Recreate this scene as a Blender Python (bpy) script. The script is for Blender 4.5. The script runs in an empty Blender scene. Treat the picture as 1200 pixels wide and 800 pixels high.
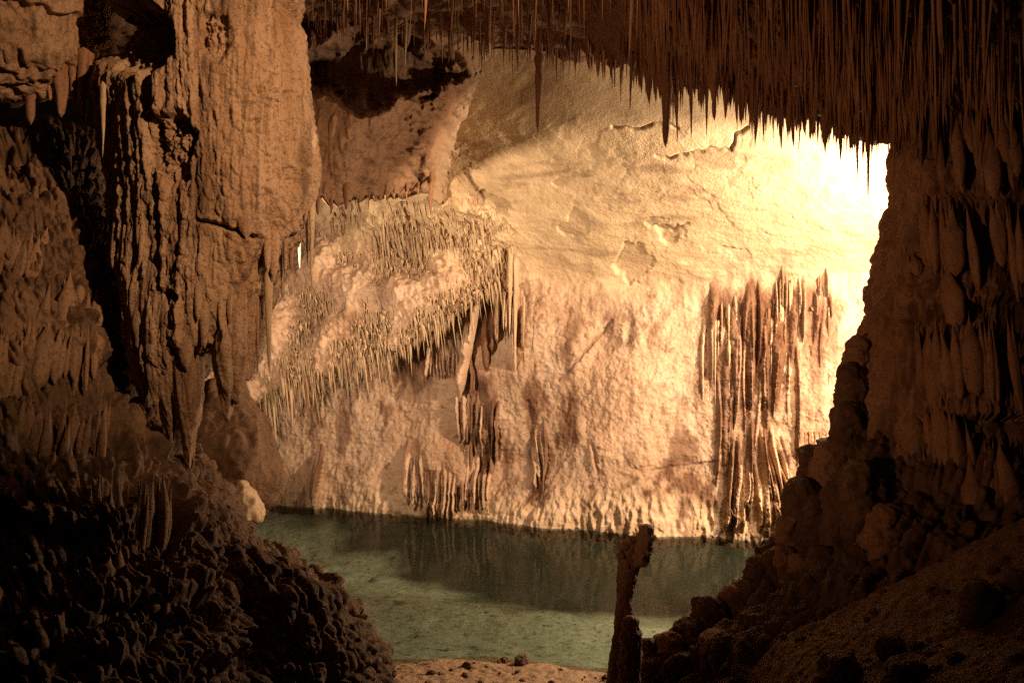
import bpy, math, random
import numpy as np

random.seed(7)
rng = np.random.default_rng(11)
C = bpy.context.scene.collection
SC = bpy.context.scene

# ------------------------------------------------------------------ camera, world, lamps, exposure
F = 1105.0                       # focal length in picture units of a 1200 x 800 frame
CAMZ = 3.0                       # eye height over the lake surface (z = 0)
cam = bpy.data.cameras.new("camera")
cam.sensor_width = 36.0
cam.lens = 36.0 * F / 1200.0
cam.clip_start = 0.05
cam.clip_end = 300.0
camo = bpy.data.objects.new("camera", cam)
C.objects.link(camo)
camo.location = (0, 0, CAMZ)
camo.rotation_euler = (math.radians(90), 0, 0)
SC.camera = camo

world = bpy.data.worlds.new("World")
SC.world = world
world.use_nodes = True
bgn = world.node_tree.nodes["Background"]
bgn.inputs[0].default_value = (1.0, 0.52, 0.26, 1)      # faint warm light scattered through the dark cave
bgn.inputs[1].default_value = 0.002

SC.view_settings.view_transform = 'Standard'
SC.view_settings.look = 'None'
SC.view_settings.exposure = 0.0
SC.view_settings.gamma = 1.0
SC.render.engine = 'CYCLES'
SC.cycles.use_denoising = False
SC.cycles.max_bounces = 6
SC.cycles.diffuse_bounces = 4
SC.cycles.glossy_bounces = 3
SC.cycles.transparent_max_bounces = 8
SC.cycles.sample_clamp_indirect = 0.8
SC.cycles.sample_clamp_direct = 8.0
SC.cycles.caustics_reflective = False
SC.cycles.caustics_refractive = False


def lamp(name, loc, target, watts, col, radius, cone=None, blend=0.5):
    """one electric floodlight of the show cave"""
    l = bpy.data.lights.new(name, 'SPOT' if cone else 'POINT')
    l.energy = watts
    l.color = col
    l.shadow_soft_size = radius
    o = bpy.data.objects.new(name, l)
    C.objects.link(o)
    o.location = loc
    if cone:
        l.spot_size = math.radians(cone)
        l.spot_blend = blend
        d = np.array(target, float) - np.array(loc, float)
        from mathutils import Vector
        o.rotation_euler = Vector(d).to_track_quat('-Z', 'Y').to_euler()
    return o


lamp("floodlight_behind_column", (4.75, 10.6, 3.65), None, 800, (1.0, 0.84, 0.64), 0.25)
lamp("floodlight_far_wall", (6.3, 9.6, 4.3), (2.4, 15.5, 3.4), 4700, (1.0, 0.765, 0.535), 0.12, 84, 0.35)
lamp("floodlight_left_niche", (-3.5, 10.3, 3.9), (-1.0, 16.2, 4.5), 1450, (1.0, 0.76, 0.54), 0.12, 96, 0.6)
lamp("floodlight_lake", (4.6, 9.9, 3.4), (-1.0, 10.4, 0.0), 1050, (1.0, 0.76, 0.52), 0.10, 74, 0.6)
lamp("floodlight_entrance", (1.2, 3.0, 5.6), (-1.9, 7.0, 4.7), 1300, (1.0, 0.67, 0.41), 0.04, 64, 1.0)
lamp("floodlight_path", (-2.1, 3.0, 2.5), (2.6, 7.5, 4.6), 330, (1.0, 0.54, 0.29), 0.05, 76, 1.0)


# ------------------------------------------------------------------ noise
_p = np.random.default_rng(3).permutation(256).astype(np.int32)
PERM = np.concatenate([_p, _p, _p])
_g = np.random.default_rng(5).normal(size=(256, 3))
GRAD = (_g / np.linalg.norm(_g, axis=1, keepdims=True)).astype(np.float32)


def perlin(x, y, z):
    x = np.asarray(x, np.float32); y = np.asarray(y, np.float32); z = np.asarray(z, np.float32)
    x, y, z = np.broadcast_arrays(x, y, z)
    xi = np.floor(x).astype(np.int32); yi = np.floor(y).astype(np.int32); zi = np.floor(z).astype(np.int32)
    xf = x - xi; yf = y - yi; zf = z - zi
    u = xf * xf * xf * (xf * (xf * 6 - 15) + 10)
    v = yf * yf * yf * (yf * (yf * 6 - 15) + 10)
    w = zf * zf * zf * (zf * (zf * 6 - 15) + 10)
    xi &= 255; yi &= 255; zi &= 255

    def g(dx, dy, dz):
        h = PERM[PERM[PERM[xi + dx] + yi + dy] + zi + dz]
        gr = GRAD[h]
        return gr[..., 0] * (xf - dx) + gr[..., 1] * (yf - dy) + gr[..., 2] * (zf - dz)
    a = g(0, 0, 0); b = g(1, 0, 0); c = g(0, 1, 0); d = g(1, 1, 0)
    e = g(0, 0, 1); f = g(1, 0, 1); h = g(0, 1, 1); k = g(1, 1, 1)
    x1 = a + u * (b - a); x2 = c + u * (d - c); y1 = x1 + v * (x2 - x1)
    x1 = e + u * (f - e); x2 = h + u * (k - h); y2 = x1 + v * (x2 - x1)
    return (y1 + w * (y2 - y1)) * 1.5


def fbm(x, y, z, n=4, gain=0.5, lac=2.03):
    s = 0; a = 1.0
    for i in range(n):
        s = s + a * perlin(x + 17.3 * i, y + 5.1 * i, z - 9.7 * i)
        x = x * lac; y = y * lac; z = z * lac; a *= gain
    return s


def billow(x, y, z, n=3, gain=0.5):
    s = 0; a = 1.0
    for i in range(n):
        s = s + a * (1 - 2.0 * np.abs(perlin(x + 31.7 * i, y - 3.3 * i, z + 11.1 * i)))
        x = x * 2.1; y = y * 2.1; z = z * 2.1; a *= gain
    return s


_j = np.random.default_rng(9).uniform(0.12, 0.88, size=(256, 3)).astype(np.float32)


def worley(u, v, seed=0):
    """nearest feature point in the plane: distance, offset along u and v, a random number per cell, distance to the second"""
    ui = np.floor(u).astype(np.int32); vi = np.floor(v).astype(np.int32)
    best = np.full(u.shape, 9.0, np.float32); sec = best.copy()
    du = np.zeros(u.shape, np.float32); dv = du.copy(); rid = du.copy()
    for a in (-1, 0, 1):
        for b in (-1, 0, 1):
            h = PERM[PERM[(ui + a) & 255] + ((vi + b + seed) & 255)]
            x = u - (ui + a + _j[h, 0]); y = v - (vi + b + _j[h, 1])
            d = np.sqrt(x * x + y * y)
            c = d < best
            sec = np.where(c, best, np.minimum(sec, d))
            best = np.where(c, d, best); du = np.where(c, x, du); dv = np.where(c, y, dv); rid = np.where(c, _j[h, 2], rid)
    return best, du, dv, rid, sec


def knobs(x, z, fx, fz, amp, warp=0.35, seed=0):
    """rounded drip knobs, each heavier towards its lower end and parted from its neighbours by a gap"""
    u = x * fx + warp * perlin(x * fx * .7, z * fz * .7, 3.0 + seed); v = z * fz + warp * perlin(x * fx * .7 + 9, z * fz * .7, 8.0 + seed)
    d, du, dv, rid, sec = worley(u, v, seed)
    return amp * (sstep(0.0, 0.32, sec - d) * (0.6 - 0.55 * d * d - 0.35 * dv) * (0.35 + 1.2 * rid) - 0.2)


def sstep(a, b, x):
    t = np.clip((x - a) / (b - a), 0, 1)
    return t * t * (3 - 2 * t)


def line(pts):
    """a function of t that runs through the points"""
    a = np.array(sorted(pts), float)
    return lambda t: np.interp(t, a[:, 0], a[:, 1])


def edge(pts):
    """outline given as (px, py): px as a function of py"""
    return line([(y, x) for x, y in pts])


def P(px, py, d):
    """the point at distance d in front of the viewpoint that is seen at (px, py)"""
    return np.stack(np.broadcast_arrays((px - 600.0) / F * d, d * 1.0, CAMZ - (py - 400.0) / F * d), -1)


def polydist(px, py, pts):
    best = np.full(px.shape, 1e9, np.float32)
    for (x0, y0), (x1, y1) in zip(pts[:-1], pts[1:]):
        dx, dy = x1 - x0, y1 - y0
        t = np.clip(((px - x0) * dx + (py - y0) * dy) / (dx * dx + dy * dy + 1e-9), 0, 1)
        best = np.minimum(best, np.hypot(px - x0 - t * dx, py - y0 - t * dy))
    return best


def blob(px, py, cx, cy, rx, ry, ang=0.0):
    c, s = math.cos(ang), math.sin(ang)
    u = ((px - cx) * c + (py - cy) * s) / rx
    v = (-(px - cx) * s + (py - cy) * c) / ry
    return 1 - u * u - v * v


# ------------------------------------------------------------------ mesh helpers
def make_mesh(name, V, Fq, smooth=True, attrs=None):
    V = np.ascontiguousarray(V, np.float32).reshape(-1, 3)
    Fq = np.ascontiguousarray(Fq, np.int32)
    k = Fq.shape[1]
    me = bpy.data.meshes.new(name)
    me.vertices.add(len(V)); me.vertices.foreach_set("co", V.ravel())
    me.loops.add(Fq.size); me.loops.foreach_set("vertex_index", Fq.ravel())
    me.polygons.add(len(Fq))
    me.polygons.foreach_set("loop_start", np.arange(0, Fq.size, k, dtype=np.int32))
    me.polygons.foreach_set("use_smooth", np.full(len(Fq), smooth, dtype=bool))
    for an, av in (attrs or {}).items():
        at = me.attributes.new(an, 'FLOAT', 'POINT')
        at.data.foreach_set("value", np.ascontiguousarray(av, np.float32).ravel())
    me.update(calc_edges=True)
    me.validate()
    return me


def grid_faces(nv, nu, wrap=False):
    i = np.arange(nv - 1)[:, None]
    j = np.arange(nu if wrap else nu - 1)[None, :]
    j2 = (j + 1) % nu
    a = i * nu + j; b = i * nu + j2; c = (i + 1) * nu + j2; d = (i + 1) * nu + j
    return np.stack(np.broadcast_arrays(a, b, c, d), -1).reshape(-1, 4)


def normals(V, wrap=False):
    if wrap:
        W = np.concatenate([V[:, -1:], V, V[:, :1]], 1)
        du = np.gradient(W, axis=1)[:, 1:-1]
    else:
        du = np.gradient(V, axis=1)
    dv = np.gradient(V, axis=0)
    n = np.cross(dv, du)
    return n / (np.linalg.norm(n, axis=-1, keepdims=True) + 1e-12)


def link(name, me, mat, parent=None, label=None, cat=None, group=None, kind=None):
    o = bpy.data.objects.new(name, me)
    C.objects.link(o)
    if mat is not None and (not me.materials):
        me.materials.append(mat)
    if parent is not None:
        o.parent = parent
    for k, v in (("label", label), ("category", cat), ("group", group), ("kind", kind)):
        if v:
            o[k] = v
    return o


def root(name, loc, label, cat, group=None):
    o = bpy.data.objects.new(name, None)
    C.objects.link(o)
    o.empty_display_size = 0.2
    o.location = tuple(float(v) for v in loc)
    o["label"] = label; o["category"] = cat
    if group:
        o["group"] = group
    return o


def tube(name, L, R, depth, thick, py0, py1, nu, nv, disp, mat, front=0.74, stain=None,
         parent=None, cap=(6, 6), **kw):
    """a closed rock body: outline L / R, distance and half thickness given per height; relief by disp"""
    py = np.linspace(py0, py1, nv)
    xl, xr, d, th = L(py), R(py), depth(py), thick(py)
    cr = np.ones(nv)                       # rounded ends
    if cap[0]: cr *= np.sqrt(np.clip(np.arange(nv) / cap[0], 0, 1) * (2 - np.clip(np.arange(nv) / cap[0], 0, 1)))
    if cap[1]:
        q = np.clip(np.arange(nv)[::-1] / cap[1], 0, 1); cr *= np.sqrt(q * (2 - q))
    nf = int(nu * front)
    tf = np.linspace(0, math.pi, nf, endpoint=False)
    tb = np.linspace(math.pi, 2 * math.pi, nu - nf, endpoint=False)
    t = np.concatenate([tf, tb])[None, :]
    mid, hw = ((xl + xr) / 2)[:, None], ((xr - xl) / 2 * cr)[:, None]
    pxt = mid - hw * np.cos(t)
    Y = d[:, None] - (th * cr)[:, None] * np.sin(t)
    scale = np.minimum(Y, d[:, None])
    X = (pxt - 600) / F * scale
    Z = CAMZ - (py[:, None] - 400) / F * scale
    V = np.stack([X, Y, Z], -1)
    N = -normals(V, True)
    # outward: away from the axis
    ax = np.stack([(mid - 600) / F * d[:, None], d[:, None]], -1)
    s = np.sign(np.sum((V[..., :2] - ax) * N[..., :2], -1).mean())
    N = N * (s if s else 1)
    PX = np.broadcast_to(pxt, Y.shape); PY = np.broadcast_to(py[:, None], Y.shape)
    h = disp(V[..., 0], V[..., 1], V[..., 2], PX, PY) * cr[:, None]
    at = None
    if stain is not None:
        at = {"stain": stain(V[..., 0], V[..., 1], V[..., 2], PX, PY)}
    V = V + N * h[..., None]
    fq = grid_faces(nv, nu, True)
    if s > 0:
        fq = fq[:, ::-1]
    if parent is not None:
        V = V - np.array(parent.location)
    me = make_mesh(name, V, fq, True, at)
    return link(name, me, mat, parent, **kw)


# ------------------------------------------------------------------ materials
def rock(name, a, b, c, stain=(0.10, 0.035, 0.012), sc=1.0, bump=0.5, stretch=1.0, rough=0.75, spec=0.25, fine=60.0, pale=None):
    """mottled limestone: a, b main tones, c darker mineral veins; the mesh attribute 'stain' mixes in iron stain, painted shade and other tones"""
    m = bpy.data.materials.new(name)
    m.use_nodes = True
    nt = m.node_tree; n = nt.nodes; l = nt.links
    bs = n["Principled BSDF"]
    bs.inputs["Roughness"].default_value = rough
    bs.inputs["Specular IOR Level"].default_value = spec
    geo = n.new("ShaderNodeNewGeometry")
    mp = n.new("ShaderNodeMapping"); mp.inputs["Scale"].default_value = (1, 1, stretch)
    l.new(geo.outputs["Position"], mp.inputs["Vector"])

    def noise(scale, detail=6.0, rg=0.6, vec=mp):
        t = n.new("ShaderNodeTexNoise")
        t.inputs["Scale"].default_value = scale; t.inputs["Detail"].default_value = detail
        t.inputs["Roughness"].default_value = rg
        l.new(vec.outputs[0], t.inputs["Vector"])
        return t

    def ramp(src, p0, p1):
        r = n.new("ShaderNodeMapRange"); r.inputs[1].default_value = p0; r.inputs[2].default_value = p1
        l.new(src, r.inputs[0]); return r.outputs[0]

    def mix(fac, ca, cb):
        x = n.new("ShaderNodeMix"); x.data_type = 'RGBA'
        l.new(fac, x.inputs[0])
        for s, v in ((6, ca), (7, cb)):
            if isinstance(v, tuple): x.inputs[s].default_value = (*v, 1)
            else: l.new(v, x.inputs[s])
        return x.outputs[2]
    n1 = noise(1.6 * sc, 5.0); n2 = noise(6.5 * sc, 6.0, 0.65)
    col = mix(ramp(n1.outputs[0], 0.36, 0.66), a, b)
    col = mix(ramp(n2.outputs[0], 0.52, 0.80), col, c)
    sp = noise(fine * 0.7, 3.0, 0.6, geo)
    col = mix(ramp(sp.outputs[0], 0.52, 0.76), col, c)
    if pale:
        ap = n.new("ShaderNodeAttribute"); ap.attribute_name = "pale"
        col = mix(ap.outputs["Fac"], col, mix(ramp(n2.outputs[0], 0.35, 0.75), pale[0], pale[1]))
    at = n.new("ShaderNodeAttribute"); at.attribute_name = "stain"
    col = mix(at.outputs["Fac"], col, stain)
    l.new(col, bs.inputs["Base Color"])
    nb = noise(fine, 5.0, 0.65, geo)
    bp = n.new("ShaderNodeBump"); bp.inputs["Strength"].default_value = bump; bp.inputs["Distance"].default_value = 0.022
    l.new(nb.outputs[0], bp.inputs["Height"]); l.new(bp.outputs[0], bs.inputs["Normal"])
    return m


M_WALL = rock("pale_limestone", (0.58, 0.40, 0.265), (0.49, 0.30, 0.18), (0.33, 0.17, 0.085), stain=(0.12, 0.05, 0.022), sc=0.8, bump=0.7, fine=30, pale=((0.64, 0.465, 0.275), (0.55, 0.365, 0.19)))
M_DRAPE = rock("cream_flowstone", (0.52, 0.35, 0.18), (0.44, 0.28, 0.14), (0.28, 0.14, 0.06), stain=(0.13, 0.04, 0.014), sc=1.4, bump=0.4, stretch=0.3, fine=45)
M_BROWN = rock("iron_stained_flowstone", (0.17, 0.06, 0.022), (0.24, 0.10, 0.04), (0.09, 0.03, 0.012), sc=1.6, bump=0.4, stretch=0.25, fine=45)
M_COL = rock("tan_flowstone", (0.44, 0.265, 0.145), (0.31, 0.165, 0.08), (0.12, 0.055, 0.026), stain=(0.05, 0.022, 0.01), sc=2.4, bump=0.9, stretch=0.22, fine=55)
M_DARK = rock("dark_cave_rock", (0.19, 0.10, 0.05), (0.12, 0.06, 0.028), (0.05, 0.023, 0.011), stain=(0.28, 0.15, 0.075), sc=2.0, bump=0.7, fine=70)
M_RIGHT = rock("red_brown_flowstone", (0.36, 0.19, 0.10), (0.26, 0.125, 0.06), (0.10, 0.043, 0.02), stain=(0.05, 0.022, 0.01), sc=1.8, bump=0.6, stretch=0.4, fine=70)
M_CEIL = rock("brown_ceiling_rock", (0.25, 0.125, 0.06), (0.18, 0.08, 0.036), (0.09, 0.038, 0.017), sc=2.5, bump=0.6, fine=60)
M_HANG = rock("rust_brown_rock", (0.33, 0.18, 0.095), (0.24, 0.12, 0.058), (0.10, 0.045, 0.02), sc=2.2, bump=0.8, stretch=0.3, fine=50, pale=((0.50, 0.36, 0.22), (0.40, 0.26, 0.14)))
M_SLOPE_LIT = rock("lit_drip_stone", (0.34, 0.185, 0.095), (0.24, 0.125, 0.06), (0.09, 0.042, 0.02), sc=2.2, bump=0.7, stretch=0.4, fine=60)  # lighter than the slope rock: highlights on its drips put into the colour
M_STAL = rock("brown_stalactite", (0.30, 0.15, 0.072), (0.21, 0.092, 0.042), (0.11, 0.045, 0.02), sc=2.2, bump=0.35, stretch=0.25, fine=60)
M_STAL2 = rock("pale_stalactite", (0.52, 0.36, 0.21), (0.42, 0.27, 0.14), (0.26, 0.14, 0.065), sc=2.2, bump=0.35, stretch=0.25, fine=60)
M_POST = rock("brown_stalagmite", (0.36, 0.20, 0.11), (0.27, 0.135, 0.068), (0.13, 0.06, 0.028), sc=2.2, bump=0.5, stretch=0.4, fine=60)
M_SAND = rock("sandy_ground", (0.25, 0.14, 0.068), (0.19, 0.10, 0.045), (0.10, 0.05, 0.023), stain=(0.33, 0.20, 0.11), sc=2.0, bump=0.8, fine=40)
M_BED = rock("lake_bed_silt", (0.46, 0.42, 0.30), (0.36, 0.33, 0.235), (0.15, 0.135, 0.095), stain=(0.03, 0.024, 0.014), sc=1.3, bump=0.6, fine=18)


def water_mat():
    m = bpy.data.materials.new("clear_green_water"); m.use_nodes = True
    nt = m.node_tree; n = nt.nodes; l = nt.links
    n.remove(n["Principled BSDF"])
    out = n["Material Output"]
    tr = n.new("ShaderNodeBsdfTransparent"); tr.inputs[0].default_value = (0.645, 0.74, 0.695, 1)
    gl = n.new("ShaderNodeBsdfGlossy"); gl.inputs["Roughness"].default_value = 0.03
    gl.inputs[0].default_value = (1, 1, 1, 1)
    fr = n.new("ShaderNodeFresnel"); fr.inputs[0].default_value = 1.33
    tx = n.new("ShaderNodeTexNoise"); tx.inputs["Scale"].default_value = 5.0; tx.inputs["Detail"].default_value = 3
    geo = n.new("ShaderNodeNewGeometry"); l.new(geo.outputs["Position"], tx.inputs["Vector"])
    bp = n.new("ShaderNodeBump"); bp.inputs["Strength"].default_value = 0.12; bp.inputs["Distance"].default_value = 0.02
    l.new(tx.outputs[0], bp.inputs["Height"]); l.new(bp.outputs[0], gl.inputs["Normal"])
    mx = n.new("ShaderNodeMixShader")
    pol = n.new("ShaderNodeMath"); pol.operation = 'MULTIPLY'; pol.inputs[1].default_value = 0.22
    l.new(fr.outputs[0], pol.inputs[0]); l.new(pol.outputs[0], mx.inputs[0]); l.new(tr.outputs[0], mx.inputs[1]); l.new(gl.outputs[0], mx.inputs[2])
    l.new(mx.outputs[0], out.inputs["Surface"])
    return m


M_WATER = water_mat()


# ------------------------------------------------------------------ relief functions (metres)
def flutes(x, y, z, fr=7.0, amp=0.05):
    wx = x + 0.05 * perlin(x * 1.1, y * 1.1, z * 1.3)
    r1 = 1 - 2 * np.abs(perlin(wx * fr, y * fr, z * 0.35))
    r2 = 1 - 2 * np.abs(perlin(wx * fr * 2.6 + 9, y * fr * 2.6, z * 0.9))
    return amp * (r1 + 0.45 * r2) * (0.65 + 0.6 * perlin(x * 1.3, y, z * 1.1 + 4))


def ledges(x, y, z, per=0.5, amp=0.14, teeth=0.2, tf=8.0, warp=0.7, seed=0.0):
    """flowstone shelves: each bulges out on its way down and ends in a scalloped drip edge"""
    t = -z / per + warp * fbm(x * 0.9 + seed, y * 0.9, z * 0.5, 2) + teeth * perlin(x * tf, y * tf, z * 1.0 + seed) \
        + teeth * 0.5 * perlin(x * tf * 2.7, y * tf * 2.7, z * 1.5)
    fr = t - np.floor(t)
    row = np.floor(t)
    k = 0.6 + 0.4 * np.sin(row * 12.9898 + seed)
    return amp * (fr ** 1.3 * (1 - sstep(0.88, 0.99, fr)) * k - 0.25)


def lumps(x, y, z, amp=0.12, fr=1.6, n=4):
    return amp * billow(x * fr, y * fr, z * fr, n, 0.5)


# ------------------------------------------------------------------ far wall and slanting roof slab
_YB = line([(150, 200), (300, 228), (430, 300), (600, 322), (750, 342), (900, 332), (1050, 322), (1200, 318)])


def YB(px):
    return sum(_YB(px + o) for o in range(-90, 91, 15)) / 13.0


def wall_base(px, py):
    d = 15.96 / (1 + 0.4 * (px - 600) / F)
    up = np.clip(YB(px) - py, 0, None)
    soft = np.sqrt(up * up + 18.0 ** 2) - 18.0
    d = d - 0.0185 * soft
    # foot of the wall swells out towards the water
    wl = 400 + CAMZ * F / (15.96 / (1 + 0.4 * (px - 600) / F))
    d = d - 0.55 * sstep(-75, 5, py - wl) * (0.6 + 0.4 * perlin(px * 0.012, 0.5, 0.2))
    # the mass at the left that bulges out over the wall and ends in a ragged lower edge
    lowy = np.interp(px, [250, 310, 370, 430, 480, 520, 560, 600, 640], [480, 462, 440, 424, 402, 372, 350, 338, 325])
    topy = np.interp(px, [250, 330, 380, 430, 600, 640], [300, 262, 236, 222, 236, 270])
    tt = np.clip((py - topy) / (lowy - topy + 1e-3), 0, 1.2)
    side = sstep(640, 490, px)
    bul = 1.25 * np.clip(tt, 0, 1) ** 0.8 * (1 - sstep(0.97, 1.05, tt)) * side * np.where(py < topy, 0, 1)
    d = d - bul
    # a broad flat apron right of centre and the buttress line through it
    d = d - 0.25 * sstep(0, 90, (px - 640) * 0.75 + (py - 470) * 0.66) * sstep(330, 380, py) * sstep(830, 700, px)
    return d


def wall_surface(PX, PY):
    D = wall_base(PX, PY)
    V = P(PX, PY, D)
    x, y, z = V[..., 0], V[..., 1], V[..., 2]
    yb = YB(PX)
    slab = sstep(34, -46, PY - yb + 26 * fbm(x * 0.8, y * 0.8, z * 0.8 + 3, 4))                            # 1 on the roof slab
    over = (1 - sstep(600, 640, PX)) * sstep(225, 250, PY) * (1 - slab * 0.0)
    rough = 1 - slab
    h = 0.12 * fbm(x * 0.45, y * 0.45, z * 0.45, 4) * (1 - 0.55 * slab)
    # popcorn stucco and drips of the lower wall
    h = h + rough * (0.030 * fbm(x * 2.4, y * 2.4, z * 1.8, 3) + 0.016 * fbm(x * 8, y * 8, z * 7, 3)
                     + knobs(x + 0.3 * y, z, 9.0, 8.0, 0.009, 1.0) * (0.6 + 0.8 * sstep(-.3, .4, perlin(x * .9, y, z * 1.2))) + knobs(x, z, 22, 15, 0.009, 0.9, seed=5) + 0.012 * fbm(x * 14, y * 14, z * 11, 3, 0.6) + 0.007 * perlin(x * 34, y * 34, z * 24))
    # horizontal bedding low on the left
    h = h + rough * sstep(0, 60, PY - 420) * sstep(720, 560, PX) * 0.012 * perlin(x * 2, y * 2, z * 19 + 1.5 * perlin(x, y, z * 2))
    vert = 1 - 2 * np.abs(perlin(x * 5 + 3, y * 5, z * 0.5))
    h = h + rough * 0.03 * vert * sstep(0.0, 0.5, perlin(x * 0.7, y * 0.7, z * 0.5 + 7)) * sstep(480, 380, PY)
    foot = sstep(548, 600, PY)
    h = h + foot * 0.05 * billow(x * 6, y * 6, z * 2.5, 2)
    # slab: thin flakes split off along the bedding, edges running up to the right
    u = x * 0.95 - z * 0.55
    v = x * 0.30 + z * 1.5 + y * 0.25
    q = fbm(u * 0.55, v * 1.5, 1.3, 4, 0.55) * 3.2
    fl = np.floor(q) + sstep(0.86, 1.0, q - np.floor(q))
    q2 = fbm(u * 1.5 + 7, v * 3.4, 4.1, 4, 0.55) * 2.4
    fl2 = np.floor(q2) + sstep(0.8, 1.0, q2 - np.floor(q2))
    h = h + slab * (0.4 + 0.6 * sstep(130, 240, PY)) * (0.007 * fl + 0.004 * fl2 + 0.005 * fbm(u * 4, v * 13, 2.0, 3) + 0.004 * perlin(x * 18, y * 18, z * 18))
    # larger plates broken out of the slab
    stain_p = np.zeros(PX.shape)
    for cx, cy, rx, ry, an, dep in ((742, 308, 21, 24, 0.5, 0.13), (787, 276, 14, 12, -0.5, 0.10), (768, 262, 18, 9, -0.2, 0.07), (574, 236, 30, 9, 0.35, 0.10),
                                    (676, 262, 20, 14, 0.0, 0.05), (655, 214, 12, 5, 0.1, 0.05), (868, 300, 22, 8, 0.3, 0.05)):
        m = blob(PX + 11 * fbm(PX * .05, PY * .05, 1.0 + cx, 3), PY + 9 * fbm(PX * .05, PY * .05, 6.0 + cx, 3), cx, cy, rx, ry, an)
        stain_p = np.maximum(stain_p, 0.17 * sstep(0, 0.3, m))
        h = h - 0.5 * dep * sstep(0, 0.25, m) * np.clip(1.1 - (PX - (cx - rx)) / (2.2 * rx), 0.25, 1)
    wx = PX + 2.2 * perlin(PX * .11, PY * .11, 3.0); wy = PY + 2.2 * perlin(PX * .11, PY * .11, 9.0)
    cracks = [([(768, 180), (782, 183), (798, 179), (815, 176), (838, 174), (855, 176), (862, 160), (876, 152)], 1.5, .12),
              ([(718, 147), (735, 149), (752, 150), (764, 145), (780, 145), (795, 150)], 1.3, .10),
                            ([(775, 272), (790, 272), (806, 263)], 1.5, .1),
              ([(655, 445), (675, 425), (700, 395), (716, 376)], 2.2, .14),
              ([(474, 434), (470, 452), (462, 466)], 3.0, .2), ([(480, 418), (474, 440)], 2.0, .16),
              ([(545, 420), (566, 470), (574, 510), (560, 545)], 7.0, .28),
              ([(618, 470), (622, 520), (631, 560), (632, 590)], 3.0, .2),
              ([(695, 520), (700, 555)], 2.0, .12), ([(762, 550), (800, 545), (840, 540)], 1.4, .08),
              ([(725, 575), (745, 562)], 3.0, .12), ([(860, 400), (852, 470), (850, 545)], 3.0, .12),
              ([(895, 470), (893, 500)], 4.0, .16)]
    stain = stain_p
    for pts, w, dep in cracks:
        g = np.exp(-(polydist(wx, wy, pts) / w) ** 2)
        h = h - dep * 0.35 * g
        stain = np.maximum(stain, 0.6 * g)
    # fine tufts of straws give the hanging mass a combed look
    comb = 1 - 2 * np.abs(perlin(x * 13 + 0.6 * z * 6, y * 9, z * 3.2))
    tuft = perlin(x * 1.4 + 8, y * 1.4, z * 1.4)
    inm = sstep(620, 560, PX) * sstep(-6, 12, PY - np.interp(PX, [250, 330, 380, 430, 600], [300, 262, 236, 222, 238])) * sstep(6, -6, PY - np.interp(PX, [250, 310, 370, 430, 480, 520, 560, 600, 640], [480, 462, 440, 424, 402, 372, 350, 338, 325]))
    h = h + inm * (0.03 * comb * (0.6 + tuft) + 0.26 * tuft + 0.06 * fbm(x * 4, y * 4, z * 4, 3) + 0.03 * fbm(x * 9, y * 9, z * 6, 3))
    # iron stains: vertical runs
    runs = sstep(0.15, 0.55, perlin(x * 3.0, y * 3.0, z * 0.28) + 0.45 * perlin(x * 9, y * 9, z * 0.7))
    zone = np.exp(-((PX - 562) / 50) ** 2) * sstep(350, 430, PY) * sstep(640, 560, PY) * 0.75 \
        + np.exp(-((PX - 885) / 62) ** 4) * sstep(328, 342, PY) * sstep(635, 600, PY) * sstep(560, 400, PY + 0.4 * PX - 370) * 0.95 \
        + np.exp(-((PX - 625) / 22) ** 2) * sstep(480, 520, PY) * 0.7
    stain = np.maximum(stain, np.clip(runs * zone, 0, 1) * (1 - slab))
    mott = sstep(0.0, 0.7, fbm(x * 2.2, y * 2.2, z * 0.9 + 3, 6, 0.65)) * 0.68 * rough
    pink = np.clip(blob(PX, PY, 570, 490, 150, 120), 0, 1) ** 0.5 * 0.28 + np.clip(blob(PX, PY, 760, 570, 200, 40), 0, 1) * 0.22
    pits = sstep(0.5, 0.8, fbm(x * 6, y * 6, z * 7, 3)) * 0.5 * rough
    mott = np.maximum(mott, pits) + pink * rough
    curt = np.clip(sstep(826, 836, PX) * sstep(978, 960, PX) * sstep(322, 352, PY - 20 * perlin(PX * .055, 1.7, 4.0) - 9 * perlin(PX * .17, 1.7, 9.0)) * sstep(0.0, 0.5, 0.75 + 0.5 * perlin(x * 4, y * 4, z * 0.5) - (PY - 330) / np.interp(PX, [826, 850, 900, 975], [150, 330, 220, 130])), 0, 1) * 0.92
    mott = np.maximum(mott, curt * (1 - 0.3 * slab))
    low = 0.25 * rough * sstep(430, 560, PY) * sstep(600, 560, PY)
    stain = np.clip(np.maximum(stain, mott) + low * 0.5, 0, 0.95)
    stain = np.maximum(stain, sstep(0.02, -0.05, z))  # submerged wall painted dark, continuing the dim band over the bed
    vein = sstep(0.25, 0.8, fbm(u * 0.8, v * 5.0, 7.7, 5, 0.6)) * 0.42 + sstep(0.3, 0.9, fbm(x * 2, y * 2, z * 3, 4)) * 0.2
    stain = np.maximum(stain, vein * slab)
    N = normals(V)
    N = N * np.where(N[..., 1:2] > 0, -1, 1)
    V = V + N * h[..., None]
    return V, N, stain, np.clip(slab + foot * 0.35, 0, 1)


def build_far_wall():
    step = 1.22
    PX, PY = np.meshgrid(np.arange(205, 1140, step), np.arange(58, 668, step))
    V, N, stain, pale = wall_surface(PX, PY)
    me = make_mesh("cave_wall", V, grid_faces(*PX.shape), True, {"stain": stain, "pale": pale})
    return link("cave_wall", me, M_WALL, kind="structure")


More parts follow.
